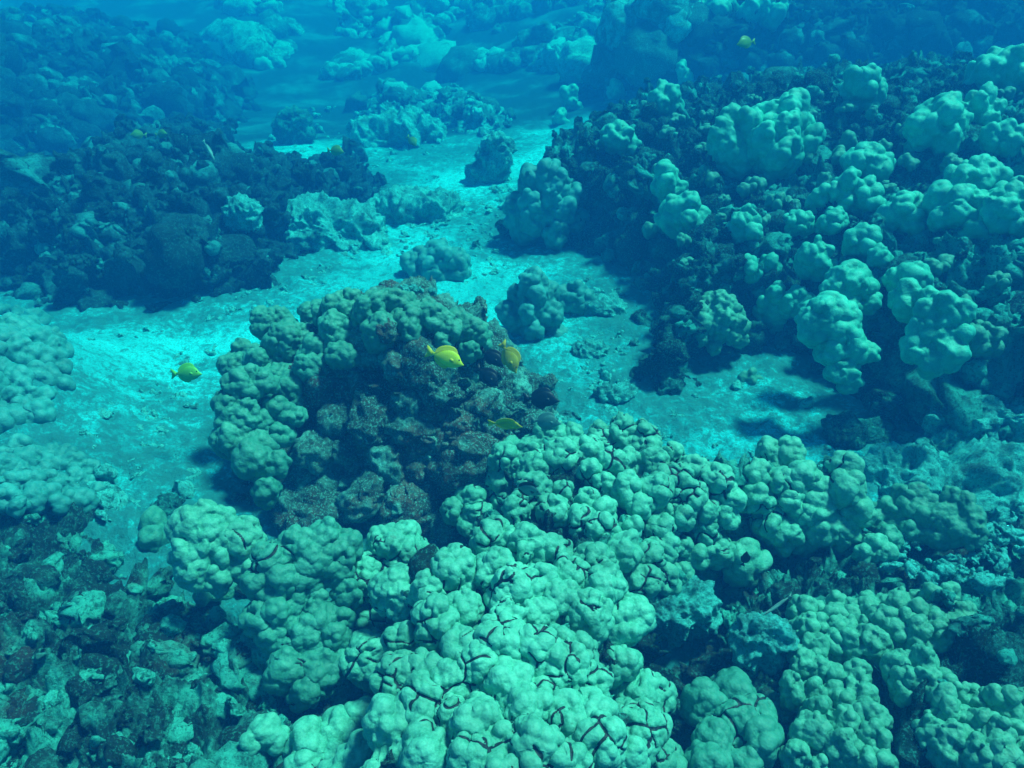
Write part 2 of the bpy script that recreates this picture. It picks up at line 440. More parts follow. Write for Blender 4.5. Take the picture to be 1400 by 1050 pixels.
def scatter_chunks(P, N, size, rnd, tone_rng=(-1, 1), knob=.0, sub=3):
    Vs, Fs, T, off = [], [], [], 0
    for p, n in zip(P, N):
        V, F = (KNOBS[sub][rnd.integers(len(KNOBS[sub]))] if rnd.random() < knob else PROTO[sub][rnd.integers(len(PROTO[sub]))])
        s = size * rnd.lognormal(0, .42)
        B = basis(n + rnd.normal(0, .55, 3)); a = rnd.uniform(0, 6.28); ca, sa = math.cos(a), math.sin(a)
        B = np.array([[ca, sa, 0], [-sa, ca, 0], [0, 0, 1]]) @ B
        Vs.append((V * s) @ B + p + n * s * rnd.uniform(-.25, .45)); Fs.append(F + off); off += len(V)
        T.append(np.full(len(V), rnd.uniform(*tone_rng)))
    return np.concatenate(Vs), np.concatenate(Fs), np.concatenate(T)
def rock_patch(key, az, na, rr, nr, amp, scale, lump, lscale, chunks, csize, mat, seed, warp=.05, hole=.08, knob=.35, fine=.010, sub=3, tone=(-1, 1)):
    """rugged reef surface over its footprint"""
    rnd = np.random.default_rng(seed)
    x, y, F = polar_patch(math.radians(az[0]), math.radians(az[1]), na, rr[0], rr[1], nr)
    h, d = reef_h(key, x, y); z0 = sand_h(x, y)
    z = np.where(d > 0, z0 + h, z0 - .25 * sstep(0, .12, -d))
    V = np.stack([x, y, z], 1); keep = d > -.12
    F = F[keep[F].all(1)]
    used = np.unique(F); mp = np.full(len(V), -1); mp[used] = np.arange(len(used)); V = V[used]; F = mp[F]; dd = d[used]
    n = vnormals(V, F)
    P = V + seed * 3.1
    f1, f2 = worley(P / lscale + fbm(P * 3, 2)[:, None] * .25)
    D = lump * (1.7 * np.sqrt(np.clip(1 - f1 * f1 * 1.1, 0, 1)) - .9) + amp * fbm(P / scale, 4, True) - amp * .4
    D += amp * .8 * fbm(P / (scale * 3.1), 2) + amp * .6 * fbm(P / (scale * .33) + 3, 3, True) - amp * .4
    g, _ = worley(P / (lscale * .37)); D += lump * .35 * np.sqrt(np.clip(1 - g * g * 1.1, 0, 1))
    D -= hole * sstep(.25, .55, fbm(P / (scale * .9) + 40, 2))
    D += fine * (fbm(P / .035, 3, True) - .5) + fine * .8 * fbm(P / .09 + 11, 3)
    edge = sstep(-.12, .05, dd); D *= edge
    wv = np.stack([fbm(P / (scale * .8) + 70 * a, 3) for a in range(3)], 1)
    V = V + n * D[:, None] + warp * edge[:, None] * wv
    tn = .6 * fbm(P * 1.7, 3)
    lit = lambda Q: .8 * sstep(1.7, 2.7, Q[:, 0]) * sstep(5.6, 4.2, Q[:, 1]) if key == 'right' else 0      # pale streaky rock of the ledges, its own colour
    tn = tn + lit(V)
    if chunks:
        cand = np.where(dd > -.07)[0]
        wgt = np.hypot(V[cand, 0], V[cand, 1]) ** .6; pick = rnd.choice(cand, chunks, p=wgt / wgt.sum())
        CV, CF, CT = scatter_chunks(V[pick], n[pick], csize, rnd, tone, knob, sub)
        off = len(V); V = np.concatenate([V, CV]); Fl = [F, CF + off]; tn = np.concatenate([tn, CT + lit(CV)])
    else: Fl = [F]
    return mesh_from(key, V, Fl, mat, {'tone': tn})

# ------------------------------------------------------------------ lobed corals
def nodule(V, N, s1, a1, s2, a2, off, crack=0.0, cs=.07):
    P = V + off
    warp = np.stack([fbm(P * 9 + k * 7.7, 2) for k in range(3)], 1)
    Pw = P + .008 * warp
    f1, f2 = worley(Pw / s1); d = a1 * (1.9 * np.sqrt(np.clip(1 - 1.2 * f1 * f1, .02, 1)) - 1.2)
    g1, g2 = worley(Pw / s2 + 5.1); d = d + a2 * (1.5 * np.sqrt(np.clip(1 - 1.15 * g1 * g1, .02, 1)) - 1)
    d = d + a1 * .9 * pnoise(P / (s1 * 3.0))
    ck = np.zeros(len(V), np.float32)
    if crack > 0:
        de, sn, cf = worley_edge(Pw / cs + 2.3 + .12 * warp, N)
        d = d + .014 * (1.5 * np.sqrt(np.clip(1 - 1.1 * cf * cf, .02, 1)) - .9)
        mask = fbm(P / (cs * 2.0) + 9.1, 2)
        hw = .0033 * np.minimum(1, np.maximum(0, mask - (.42 - .55 * crack)) * 7) * (sn > .25)
        ck = np.clip(1 - de * cs / np.maximum(2 * hw, 1e-5), 0, 1) * (hw > .0012)
        d = d - .006 * sstep(0, .8, ck)
    tip = sstep(.15, .85, (f1 < 9) * (1 - f1 * 1.25)) * .6 + .4 * sstep(.2, .9, 1 - g1 * 1.25)
    return V + N * d[:, None], ck, tip
def lobes_mesh(name, lobes, voxel, mat, s1, a1, s2, a2, seed, crack=0.0, cs=.07, org=None):
    """lobes: list of (centre, radius, axis, stretch)"""
    I, F = ico(3); Vs, Fs, off = [], [], 0
    rnd = np.random.default_rng(seed)
    for c, r, ax, st in lobes:
        B = basis(ax); sc = r * np.array((rnd.uniform(.9, 1.12), rnd.uniform(.9, 1.12), st))
        q = I * (1 + .30 * pnoise(I * 1.5 + rnd.uniform(0, 90, 3)))[:, None]
        Vs.append((q * sc) @ B + c); Fs.append(F + off); off += len(I)
    V, N, Q = remesh(np.concatenate(Vs), np.concatenate(Fs), voxel)
    V, ck, tip = nodule(V.astype(np.float64), N, s1, a1, s2, a2, seed * 1.37 % 60, crack, cs)
    if org is not None: V = V - org
    return mesh_from(name, V, Q, mat, {'crack': ck, 'tip': tip})
COUNT = [0]
def make_coral(kind, label, lobes, dist, mat, nod=.035, amp=.010, crack=0.0, cs=.07, group=None, parts=0, px=1.25, cat='coral', part='lobe'):
    COUNT[0] += 1; seed = 100 + COUNT[0]
    C = np.array([l[0] for l in lobes]); org = np.array((C[:, 0].mean(), C[:, 1].mean(), C[:, 2].min() - .05))
    vox = max(.0028, px * dist / 731.0)
    a = (mat, nod, amp * 1.15, nod * .50, amp * .32)
    if parts > 1:                                     # split into neighbouring clusters, each its own part
        rnd = np.random.default_rng(seed); cen = C[rnd.choice(len(C), parts, replace=False)]
        for _ in range(12):
            lab = ((C[:, None] - cen[None]) ** 2).sum(2).argmin(1)
            cen = np.array([C[lab == k].mean(0) if (lab == k).any() else cen[k] for k in range(parts)])
        o = bpy.data.objects.new(kind, None); COL.objects.link(o); o.location = org; o.empty_display_size = .1
        for k in range(parts):
            sel = [l for l, q in zip(lobes, lab) if q == k]
            if sel: link(part, lobes_mesh(part, sel, vox, *a, seed, crack, cs, org), o)
    else:
        o = link(kind, lobes_mesh(kind, lobes, vox, *a, seed, crack, cs, org), loc=org)
    return tag(o, label, cat, group)
def lobes_at(L, lift=.15, up=.35, stretch=1.15, maxd=None, ref=None):
    """photograph circles (px,py,r) -> lobes sitting on the land under them"""
    L = np.array(L, float); P, t = hit(L[:, :2])
    if maxd is not None:
        bad = t > maxd; d = rays(L[:, :2]); P[bad] = EYE + d[bad] * maxd; t = np.minimum(t, maxd)
    n = gnormal(P[:, 0], P[:, 1]); out = []
    for k in range(len(L)):
        r = L[k, 2] * t[k] / FPX
        ax = n[k] + np.array((0, 0, up)); ax /= np.linalg.norm(ax)
        out.append((P[k] + n[k] * r * lift, r, ax, stretch))
    return out, float(t.mean())
def fill_poly(poly, r, spacing, seed, jitter=.3):
    rnd = np.random.default_rng(seed); poly = np.array(poly, float)
    x0, y0 = poly.min(0); x1, y1 = poly.max(0); pts = []
    tries = int((x1 - x0) * (y1 - y0) / (spacing ** 2) * 40)
    c = rnd.uniform((x0, y0), (x1, y1), (tries, 2)); c = c[sdf_poly(poly, c[:, 0], c[:, 1]) > r * .45]
    for p in c:
        if all((p[0] - q[0]) ** 2 + (p[1] - q[1]) ** 2 > spacing ** 2 for q in pts): pts.append((p[0], p[1], r * .9 * rnd.uniform(1 - jitter, 1 + jitter)))
    return pts
def carpet(kind, label, poly, r, mat, spacing=1.25, maxd=None, seed=1, lift=.15, up=.35, stretch=1.15, **kw):
    L, t = lobes_at(fill_poly(poly, r, r * spacing, seed), lift, up, stretch, maxd)
    return make_coral(kind, label, L, t, mat, **kw)
def clump(kind, label, cx, yb, w, h, n, mat, lob=.42, seed=1, stretch=1.35, back=.8, **kw):
    """free-standing rounded clump: foot at pixel (cx, yb), w by h pixels"""
    P, t = hit([(cx, yb)]); P = P[0]; t = float(t[0]); a = w * t / FPX * .46; H = h * t / FPX * .82
    rnd = np.random.default_rng(seed)
    b = a * back; c0 = P + np.array((0, b * .75, 0)); c0[2] = ground(c0[0], c0[1]) * .5 + P[2] * .5
    rl = lob * a; core = max(a - rl * .8, .3 * a)
    L = [(c0 + np.array((0, 0, H * .36)), a * .62, (0, 0, 1.), H / a * .72)]
    for k in range(n):
        u = (k + .5) / n; ph = k * 2.39996 + rnd.uniform(-.3, .3); el = math.asin(min(1, u * 1.05)) if n > 1 else 1.57
        dx, dy, dz = math.cos(ph) * math.cos(el), math.sin(ph) * math.cos(el), math.sin(el)
        p = c0 + np.array((dx * core, dy * core * back, -.06 * H + dz * (H - rl * stretch * .8)))
        L.append((p, rl * rnd.uniform(.75, 1.2), (dx * .55, dy * .55, .8), stretch * rnd.uniform(.9, 1.15)))
    return make_coral(kind, label, L, t, mat, **kw)
def manual(kind, label, L, mat, lift=.2, up=.4, stretch=1.15, maxd=None, **kw):
    L, t = lobes_at(L, lift, up, stretch, maxd); return make_coral(kind, label, L, t, mat, **kw)
print('helpers', round(time.time() - T0, 1))

# ------------------------------------------------------------------ reefs (rugged dead coral rock)
def add_rock(name, label, *a, group=None):
    o = link(name, rock_patch(*a)); tag(o, label, 'rock', group); return o
add_rock('reef_rock', 'long dark reef bank carrying most of the round coral heads, beyond a sheltered sand pocket',
         'right', (-2, 62), 760, (2.3, 11.5), 620, .065, .20, .06, .30, 4200, .040, M_DARK, 3, .07, .10)
add_rock('reef_rock', 'low dark blue reef on the far side of the widest sand channel',
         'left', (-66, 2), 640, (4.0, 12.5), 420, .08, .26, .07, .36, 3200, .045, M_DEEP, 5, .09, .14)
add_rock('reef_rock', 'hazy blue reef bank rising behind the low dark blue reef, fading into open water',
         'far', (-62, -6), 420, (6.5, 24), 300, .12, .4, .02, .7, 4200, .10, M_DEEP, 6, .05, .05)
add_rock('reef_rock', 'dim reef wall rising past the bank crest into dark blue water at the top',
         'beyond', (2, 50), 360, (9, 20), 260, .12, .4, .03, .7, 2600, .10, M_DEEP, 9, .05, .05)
add_rock('dead_coral_rock', 'brown speckled dead coral mound in the middle with yellow fish swimming over it',
         'mound', (-32, 9), 620, (1.9, 4.0), 620, .030, .12, .075, .15, 560, .042, M_BROWN, 8, .025, .05, .95, .008, 4, (-.55, .25))
add_rock('rubble_rock', 'jagged broken reef slope full of holes below the smooth domed coral, blotched pale and brown',
         'rubble', (-92, 25), 900, (.25, 3.6), 620, .050, .17, .055, .16, 3000, .030, M_RUB, 13, .02, .07, .35, .016, 3, (-1.3, 1.1))
add_rock('rock_ridge', 'dead reef ridge under the bright cracked coral, showing at its edges',
         'ridge', (-42, 48), 620, (.5, 3.2), 460, .03, .12, .035, .16, 260, .03, M_RUB, 17)
add_rock('rubble_rock', 'brown and pale broken rock between the cracked coral and the knobbly coral bed',
         'gap', (5, 85), 620, (.4, 3.6), 460, .05, .14, .05, .20, 900, .022, M_RUB, 19, .03, .02, .35, .018)
add_rock('rock_hump', 'dark rock hump hidden under the knobbly coral bed',
         'knobs', (20, 88), 420, (.3, 3.5), 320, .03, .14, .035, .18, 160, .03, M_DARK, 23)
add_rock('ledge_rock', 'faint pale rock ledge at the head of the sand channel',
         'ledge', (-18, 5), 260, (8.5, 20), 220, .06, .35, .06, .4, 160, .08, M_PALE, 29)
print('rocks', round(time.time() - T0, 1))

# ------------------------------------------------------------------ corals: cracked colony in front
CR = 'bright lobed coral heads in front'
carpet('lobe_coral', 'big bright turquoise coral with large bulbous lobes and black branching cracks',
       [(480, 800), (505, 755), (545, 735), (595, 765), (650, 765), (645, 735), (690, 712), (745, 735), (800, 740), (850, 790), (862, 850), (872, 905), (882, 970), (895, 1075), (640, 1075), (630, 1000), (560, 975), (478, 935)],
       30, M_CORAL, seed=4, nod=.027, amp=.0105, crack=.82, cs=.075, parts=9, maxd=2.75, spacing=1.18, stretch=1.3)
carpet('lobe_coral', 'bright turquoise coral crust of small crowded nodules with fine black cracks',
       [(598, 700), (640, 655), (672, 640), (668, 604), (705, 612), (735, 590), (830, 583), (870, 577), (888, 600), (940, 622), (985, 640), (1003, 690), (1000, 735), (975, 775), (920, 815), (870, 830), (845, 775), (800, 722), (745, 728), (690, 705), (650, 725)],
       20, M_CORAL, seed=5, nod=.027, amp=.0105, crack=.78, cs=.065, parts=9, maxd=3.05, spacing=1.25, stretch=1.3)
carpet('lobe_coral', 'turquoise coral with stout upright lobes joined to the end of the cracked crust',
       [(1000, 700), (998, 655), (1035, 625), (1070, 608), (1105, 600), (1112, 640), (1140, 622), (1172, 640), (1176, 740), (1140, 748), (1080, 762), (1030, 715)],
       23, M_CORAL, seed=6, nod=.034, amp=.012, crack=.25, cs=.09, parts=5, maxd=3.1, spacing=1.15, up=.7, stretch=1.3)
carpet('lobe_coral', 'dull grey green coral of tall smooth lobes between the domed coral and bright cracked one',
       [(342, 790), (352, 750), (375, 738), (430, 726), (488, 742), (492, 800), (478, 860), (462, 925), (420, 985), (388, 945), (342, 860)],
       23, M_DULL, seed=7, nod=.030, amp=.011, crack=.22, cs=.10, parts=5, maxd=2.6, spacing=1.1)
carpet('lobe_coral', 'smooth pale green domed coral with glossy swellings beside the sand at the rubble slope',
       [(230, 735), (238, 712), (265, 697), (312, 700), (345, 728), (350, 755), (340, 795), (300, 805), (250, 795)],
       28, M_CORAL, seed=8, nod=.032, amp=.009, crack=.18, cs=.10, maxd=2.75, spacing=.8)
manual('lobe_coral', 'two small pale coral lumps joined to the side of the smooth domed coral', [(212, 722, 18), (205, 745, 16), (222, 740, 14)], M_DULL, nod=.05, amp=.006, lift=.4)
manual('lobe_coral', 'short finger of pale coral reaching from the rubble to the tall dull lobes', [(290, 812, 13), (310, 808, 13), (330, 803, 13), (275, 818, 10)], M_CORAL, nod=.03, amp=.006, lift=.5)
carpet('lobe_coral', 'bright coral lumps at the bottom edge, between the rubble and the big cracked coral',
       [(390, 1040), (430, 990), (470, 968), (520, 965), (560, 990), (600, 1000), (620, 1070), (380, 1080)], 28, M_CORAL, seed=9, nod=.035, amp=.009, crack=.15, maxd=2.45, spacing=1.2)
manual('lobe_coral', 'small knob of pale coral alone on the rubble near the bottom edge', [(362, 1005, 17), (378, 1016, 13), (345, 1018, 12)], M_CORAL, nod=.03, amp=.007, lift=.5)
manual('lobe_coral', 'small pale barrel coral with a little dark fish in front, among brown rock', [(1005, 757, 20), (1018, 765, 18), (1003, 778, 20), (1022, 782, 16)], M_CORAL, nod=.05, amp=.006, lift=.7, crack=.1)
manual('lobe_coral', 'pale lump of coral on the brown rock below the stout upright lobes', [(1195, 755, 16), (1178, 762, 11), (1210, 762, 12)], M_CORAL, nod=.03, amp=.007, lift=.5)
manual('lobe_coral', 'pale coral wedge at the foot of the brown mound under the lowest yellow fish', [(700, 618, 18), (680, 625, 16), (715, 630, 16)], M_CORAL, nod=.035, amp=.008, lift=.3)
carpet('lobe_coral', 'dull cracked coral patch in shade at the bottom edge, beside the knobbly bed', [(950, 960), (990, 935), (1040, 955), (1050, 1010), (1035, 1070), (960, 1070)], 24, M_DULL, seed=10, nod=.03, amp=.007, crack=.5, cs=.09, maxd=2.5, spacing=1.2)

# central mound's living cap
MG = 'living corals on the brown mound'
def crop3(L): return [(260 + a * .2286, 390 + b * .2286, c) for a, b, c in L]
manual('lobe_coral', 'cluster of fat wrinkled grey green coral heads on the sandward shoulder of the brown mound',
       crop3([(740, 500, 25), (770, 400, 22), (600, 640, 30), (560, 560, 24), (540, 520, 19), (600, 340, 26), (680, 320, 20), (520, 370, 18), (900, 420, 19), (430, 460, 20), (560, 440, 17), (960, 430, 12)]),
       M_DULL, nod=.026, amp=.010, group=MG, parts=7, lift=.05, maxd=3.4)
manual('lobe_coral', 'band of wrinkled coral heads along the far crest of the brown mound',
       crop3([(880, 260, 23), (880, 320, 18), (1150, 270, 24), (1130, 320, 18), (1100, 160, 25), (1040, 190, 18), (900, 150, 22), (820, 190, 17), (980, 110, 16), (1180, 110, 18), (1240, 130, 20), (1290, 110, 16), (1340, 200, 19), (1260, 200, 15), (1320, 270, 20), (950, 160, 16)]),
       M_DULL, nod=.027, amp=.010, group=MG, parts=9, lift=.05, maxd=3.55)
manual('lobe_coral', 'wrinkled coral heads at the end of the mound crest, just above the biggest yellow fish',
       [(594, 441, 22), (612, 452, 20), (638, 457, 25), (652, 470, 18), (622, 440, 17), (607, 467, 14), (580, 430, 18), (640, 480, 16)], M_DULL, nod=.027, amp=.009, group=MG, parts=3, lift=.05, maxd=3.5)
manual('lobe_coral', 'knobbly pile of rounded coral low on the shaded flank of the brown mound',
       crop3([(310, 600, 22), (360, 620, 16), (430, 580, 19), (370, 540, 14), (220, 720, 18), (300, 710, 14), (320, 790, 25), (250, 850, 20), (290, 910, 26), (220, 930, 18), (370, 900, 17), (430, 800, 15), (520, 890, 17), (560, 900, 15), (490, 850, 12), (430, 990, 22), (350, 1010, 20), (510, 720, 13), (580, 770, 15), (640, 780, 12), (430, 920, 14)]),
       M_DULL, nod=.028, amp=.010, group=MG, parts=8, lift=.05, maxd=3.1)
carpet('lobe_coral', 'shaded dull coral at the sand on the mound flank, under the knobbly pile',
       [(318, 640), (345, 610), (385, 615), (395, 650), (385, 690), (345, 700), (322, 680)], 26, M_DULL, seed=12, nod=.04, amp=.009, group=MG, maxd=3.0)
carpet('lobe_coral', 'finely knobbed coral lump at the outermost foot of the mound beside the pale channel',
       [(312, 480), (330, 462), (362, 470), (372, 500), (340, 515), (308, 510)], 17, M_DULL, seed=13, nod=.022, amp=.009, group=MG, maxd=3.6)
manual('lobe_coral', 'small dark green lumps on the far shoulder of the mound against the sand', [(372, 445, 16), (388, 440, 13), (362, 455, 12), (400, 450, 11), (425, 436, 13), (440, 430, 12)], M_DULL, nod=.022, amp=.008, group=MG, maxd=3.7, lift=.6)

# pale corals at the channel edge
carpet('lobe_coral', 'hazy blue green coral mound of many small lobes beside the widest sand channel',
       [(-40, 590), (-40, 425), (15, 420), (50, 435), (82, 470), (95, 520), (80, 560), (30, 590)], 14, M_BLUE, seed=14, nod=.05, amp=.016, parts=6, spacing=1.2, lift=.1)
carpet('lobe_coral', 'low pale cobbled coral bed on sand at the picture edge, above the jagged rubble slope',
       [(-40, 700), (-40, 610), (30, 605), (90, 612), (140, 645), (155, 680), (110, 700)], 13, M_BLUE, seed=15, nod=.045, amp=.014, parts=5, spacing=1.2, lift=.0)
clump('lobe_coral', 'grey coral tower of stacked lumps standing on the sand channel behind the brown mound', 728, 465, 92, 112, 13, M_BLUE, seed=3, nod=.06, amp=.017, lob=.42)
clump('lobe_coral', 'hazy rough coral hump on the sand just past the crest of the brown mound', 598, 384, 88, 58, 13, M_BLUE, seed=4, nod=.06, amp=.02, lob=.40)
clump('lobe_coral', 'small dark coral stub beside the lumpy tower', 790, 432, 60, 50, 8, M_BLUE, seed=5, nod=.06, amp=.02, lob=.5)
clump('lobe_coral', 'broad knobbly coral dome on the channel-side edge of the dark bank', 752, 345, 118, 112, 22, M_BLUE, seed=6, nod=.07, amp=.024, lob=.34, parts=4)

# heads on the right-hand bank
def far(label, *a, kind='lobe_coral', **kw):
    kw.setdefault('nod', .07); kw.setdefault('amp', .017); clump(kind, label, *a, **kw)
far('smooth rounded coral dome with a bare top, upper of the pair above the deep shade', 912, 272, 44, 52, 5, M_RIGHT, seed=7, lob=.6)
far('twin-humped smooth coral, lower of the pair above the deep shade', 936, 312, 60, 58, 6, M_RIGHT, seed=8, lob=.55)
far('small ribbed coral dome at the edge of the deep shade', 1021, 330, 40, 50, 7, M_RIGHT, seed=9, lob=.5, stretch=1.6)
far('widest coral clump of fused tall bulbs high on the dark bank', 1052, 228, 142, 88, 15, M_RIGHT, seed=10, lob=.34, stretch=1.7, back=.6, parts=4)
far('three-headed coral on the crest of the dark bank against blue water', 908, 152, 48, 40, 7, M_RIGHT, seed=11, lob=.5)
far('topmost small coral knob on the crest, just behind the three-headed coral', 930, 118, 28, 32, 4, M_RIGHT, seed=12, lob=.6)
far('single twin-peaked coral alone on the bank near the crest', 1181, 140, 52, 48, 6, M_RIGHT, seed=13, lob=.55)
far('pale coral boulder high at the picture edge, under dark blue water', 1384, 122, 74, 52, 9, M_RIGHT, seed=14, lob=.45)
far('big crumpled coral head between the crest and the picture edge', 1288, 205, 70, 66, 9, M_RIGHT, seed=15, lob=.48)
far('thin-fingered coral cluster beside the big crumpled head', 1340, 180, 54, 52, 9, M_RIGHT, seed=16, lob=.36, stretch=1.8)
far('low coral with small knobs close to the upper picture edge', 1378, 205, 50, 36, 8, M_RIGHT, seed=17, lob=.4)
far('pale green coral pair in the hollow between the crest head and wide bulb clump', 848, 205, 50, 40, 8, M_RIGHT, seed=18, lob=.45)
far('faint rough coral spike at the hazy far end of the bank', 780, 152, 30, 40, 6, M_RIGHT, seed=19, lob=.5)
far('faint pale coral lump below the rough spike at the hazy end', 766, 172, 26, 26, 4, M_RIGHT, seed=20, lob=.5)
far('faint pointed coral beside the three-headed crest coral', 842, 140, 28, 34, 5, M_RIGHT, seed=21, lob=.5)
far('sharply peaked grey coral at the upper end of the pale fan-shaped cluster', 1195, 238, 60, 34, 9, M_RIGHT, seed=22, lob=.45)
far('tall lumpy coral pillar on the near side of the dark bank hollow', 1158, 290, 46, 62, 9, M_RIGHT, seed=23, lob=.5)
far('dark-topped coral head in the middle of the pale cluster', 1186, 292, 48, 50, 7, M_RIGHT, seed=24, lob=.5)
far('coral with a dangling finger at the lower end of the pale cluster', 1240, 312, 62, 46, 10, M_RIGHT, seed=25, lob=.42)
far('slim stack of small lumps at the shaded rim, left of the lumpy pillar', 1122, 288, 30, 36, 6, M_RIGHT, seed=26, lob=.5)
far('knobbly pale coral behind the picture-edge pile', 1345, 262, 66, 40, 10, M_RIGHT, seed=27, lob=.42)
far('broad pale coral pile with rough ridges near the picture edge', 1322, 312, 86, 52, 14, M_RIGHT, seed=28, lob=.36)
far('pale coral pile cut by the picture edge, beneath the knobbly coral', 1390, 312, 76, 56, 12, M_RIGHT, seed=29, lob=.4)
far('small bright tufted coral at the shaded rim under the slim stack', 1094, 316, 36, 26, 8, M_RIGHT, seed=30, lob=.45, nod=.04)
far('small bright tufted coral below the lumpy pillar', 1142, 318, 40, 30, 9, M_RIGHT, seed=31, lob=.42, nod=.04)
far('angular two-headed coral on the bank, above the ribbed shield coral', 1116, 378, 46, 52, 7, M_RIGHT, seed=32, lob=.52, nod=.07)
far('pointed coral peak above the drooping coral curtain', 1180, 350, 44, 44, 7, M_RIGHT, seed=33, lob=.5, nod=.07)
far('small rounded knob beside the pointed coral peak', 1204, 360, 26, 20, 4, M_RIGHT, seed=34, lob=.6, nod=.07)
far('blocky grey coral stump at the lip of the overhang', 1022, 388, 30, 40, 5, M_RIGHT, seed=35, lob=.55, nod=.07)
far('smooth round-topped stump next to the blocky one on the overhang lip', 1052, 378, 26, 28, 3, M_RIGHT, seed=36, lob=.62, nod=.12)
far('ribbed shield-shaped coral hanging at the lip of the overhang', 1056, 455, 46, 74, 9, M_RIGHT, seed=37, lob=.45, stretch=1.7, nod=.06)
far('cluster of lumps between the shield coral and the drooping curtain', 1090, 438, 44, 46, 8, M_RIGHT, seed=38, lob=.45, nod=.06)
far('finely knobbed dark bush coral on the overhang above the sand pocket', 978, 492, 96, 82, 34, M_OLIVE, seed=39, lob=.22, stretch=1.2, nod=.03, amp=.009)
carpet('lobe_coral', 'largest pale coral on the bank, a wide folded head over the dark hollow',
       [(1122, 395), (1150, 372), (1180, 366), (1215, 380), (1216, 420), (1190, 440), (1150, 430), (1130, 425)], 20, M_RIGHT, seed=40, nod=.05, amp=.013, parts=3, maxd=4.2, spacing=1.0, lift=.5)
manual('lobe_coral', 'drooping coral curtain ending in two small pale balls below the wide folded head',
       [(1130, 440, 26), (1120, 460, 24), (1145, 465, 22), (1138, 490, 22), (1165, 490, 18), (1160, 480, 17), (1188, 488, 11), (1150, 515, 20), (1160, 530, 14), (1110, 440, 18), (1150, 440, 18)], M_RIGHT, nod=.05, amp=.012, maxd=3.9, lift=.45, parts=3, stretch=1.0)
carpet('lobe_coral', 'bright crumpled coral on top of the bank behind the wide folded head', [(1190, 372), (1220, 360), (1262, 372), (1270, 395), (1240, 402), (1210, 385)], 18, M_RIGHT, seed=41, nod=.05, amp=.012, maxd=4.3, lift=.5)
carpet('lobe_coral', 'row of small coral thumbs between the wide folded head and the tall slab coral', [(1215, 410), (1250, 395), (1290, 395), (1270, 440), (1235, 440)], 13, M_RIGHT, seed=42, nod=.05, amp=.006, maxd=4.0, lift=.6, up=.8, stretch=1.5)
carpet('lobe_coral', 'tall slab coral with a rounded bright rim at the outer end of the drooping corals', [(1250, 440), (1280, 400), (1310, 415), (1320, 450), (1312, 490), (1270, 515), (1245, 490)], 17, M_RIGHT, seed=43, nod=.06, amp=.012, maxd=3.8, lift=.5, parts=2, spacing=1.0)
far('rough grey coral stump on pale rubble beside the tall slab coral', 1342, 492, 50, 44, 8, M_DULL, seed=44, lob=.45, nod=.05)
far('small domed coral in the shadow of the sand pocket', 1027, 528, 28, 20, 4, M_DULL, seed=45, lob=.6)
carpet('lobe_coral', 'pale bed of small coral knobs on the flat slab past the stout upright lobes', [(1180, 700), (1230, 672), (1290, 668), (1345, 690), (1340, 735), (1270, 755), (1200, 745)], 15, M_DULL, seed=46, nod=.03, amp=.009, maxd=3.2, spacing=1.3)

far('faint cluster of pale coral heads high on the dim reef wall', 1050, 34, 60, 34, 9, M_RIGHT, seed=60, lob=.4)
far('faint loose coral heads on the dim reef wall, at the top beside open blue water', 975, 24, 56, 26, 8, M_RIGHT, seed=61, lob=.4)
def small_heads():
    """dull little heads filling the bank between the big ones: a few built, the rest copies"""
    rnd = np.random.default_rng(91); G = 'small dull coral heads on the dark bank'; LB = 'small dull coral lump among the bigger heads on the dark bank'
    zone = np.array([(880, 150), (1000, 120), (1390, 130), (1390, 480), (1250, 470), (1000, 440), (900, 330)], float)
    big = np.array([o.location[:] for o in bpy.data.objects if o.get('category') == 'coral']); pts = []
    for c in rnd.uniform(zone.min(0), zone.max(0), (900, 2)):
        if len(pts) >= 46: break
        if not inpoly(zone, c[:1], c[1:])[0]: continue
        P, t = hit([c])
        if np.min(np.hypot(big[:, 0] - P[0, 0], big[:, 1] - P[0, 1])) < .20: continue
        if all(np.linalg.norm(P[0] - q[0]) > .24 for q in pts): pts.append((P[0], float(t[0])))
    first = []
    for k, (p, t) in enumerate(pts):
        if k < 6:
            r = .034; L = [(p + np.array((rnd.normal(0, .034), rnd.normal(0, .03), rnd.uniform(-.01, .04))), r * rnd.uniform(.7, 1.2), (rnd.normal(0, .3), rnd.normal(0, .3), 1.), 1.3) for _ in range(6)]
            o = make_coral('lobe_coral', LB, L, t, M_DULL, nod=.03, amp=.008, group=G); first.append((o, Vector(p)))
        else:
            src, p0 = first[k % 6]; o = src.copy(); COL.objects.link(o); s_ = rnd.uniform(.55, 1.05)
            o.scale = (s_, s_, s_ * rnd.uniform(.8, 1.2)); o.rotation_euler = (0, 0, rnd.uniform(0, 6.28)); o.location = Vector(p) + (src.location - p0) * s_
small_heads()
# knobbly bed bottom right
KG = 'knobbly coral heads in the bottom corner bed'
def knob(label, poly, r, seed, mat=M_OLIVE, **kw):
    r *= .85
    kw.setdefault('parts', 0)
    carpet('knob_coral', label, poly, r, mat, seed=seed, nod=.027, amp=.011, maxd=2.9, spacing=1.4, lift=.35, up=1.0, stretch=1.7, group=KG, **kw)
knob('bright knobbly coral rows along the upper rim of the corner bed', [(1080, 870), (1085, 838), (1140, 822), (1240, 815), (1310, 815), (1325, 860), (1290, 880), (1200, 870), (1130, 880)], 15, 51, parts=4)
knob('brightest fat-knobbed coral in the middle of the corner bed', [(1130, 900), (1135, 840), (1230, 835), (1290, 870), (1280, 905), (1230, 900), (1180, 905)], 19, 52, parts=3)
knob('shaded coral with sparse knobs on the dim side of the corner bed', [(1075, 960), (1080, 890), (1130, 885), (1150, 930), (1140, 985)], 17, 53)
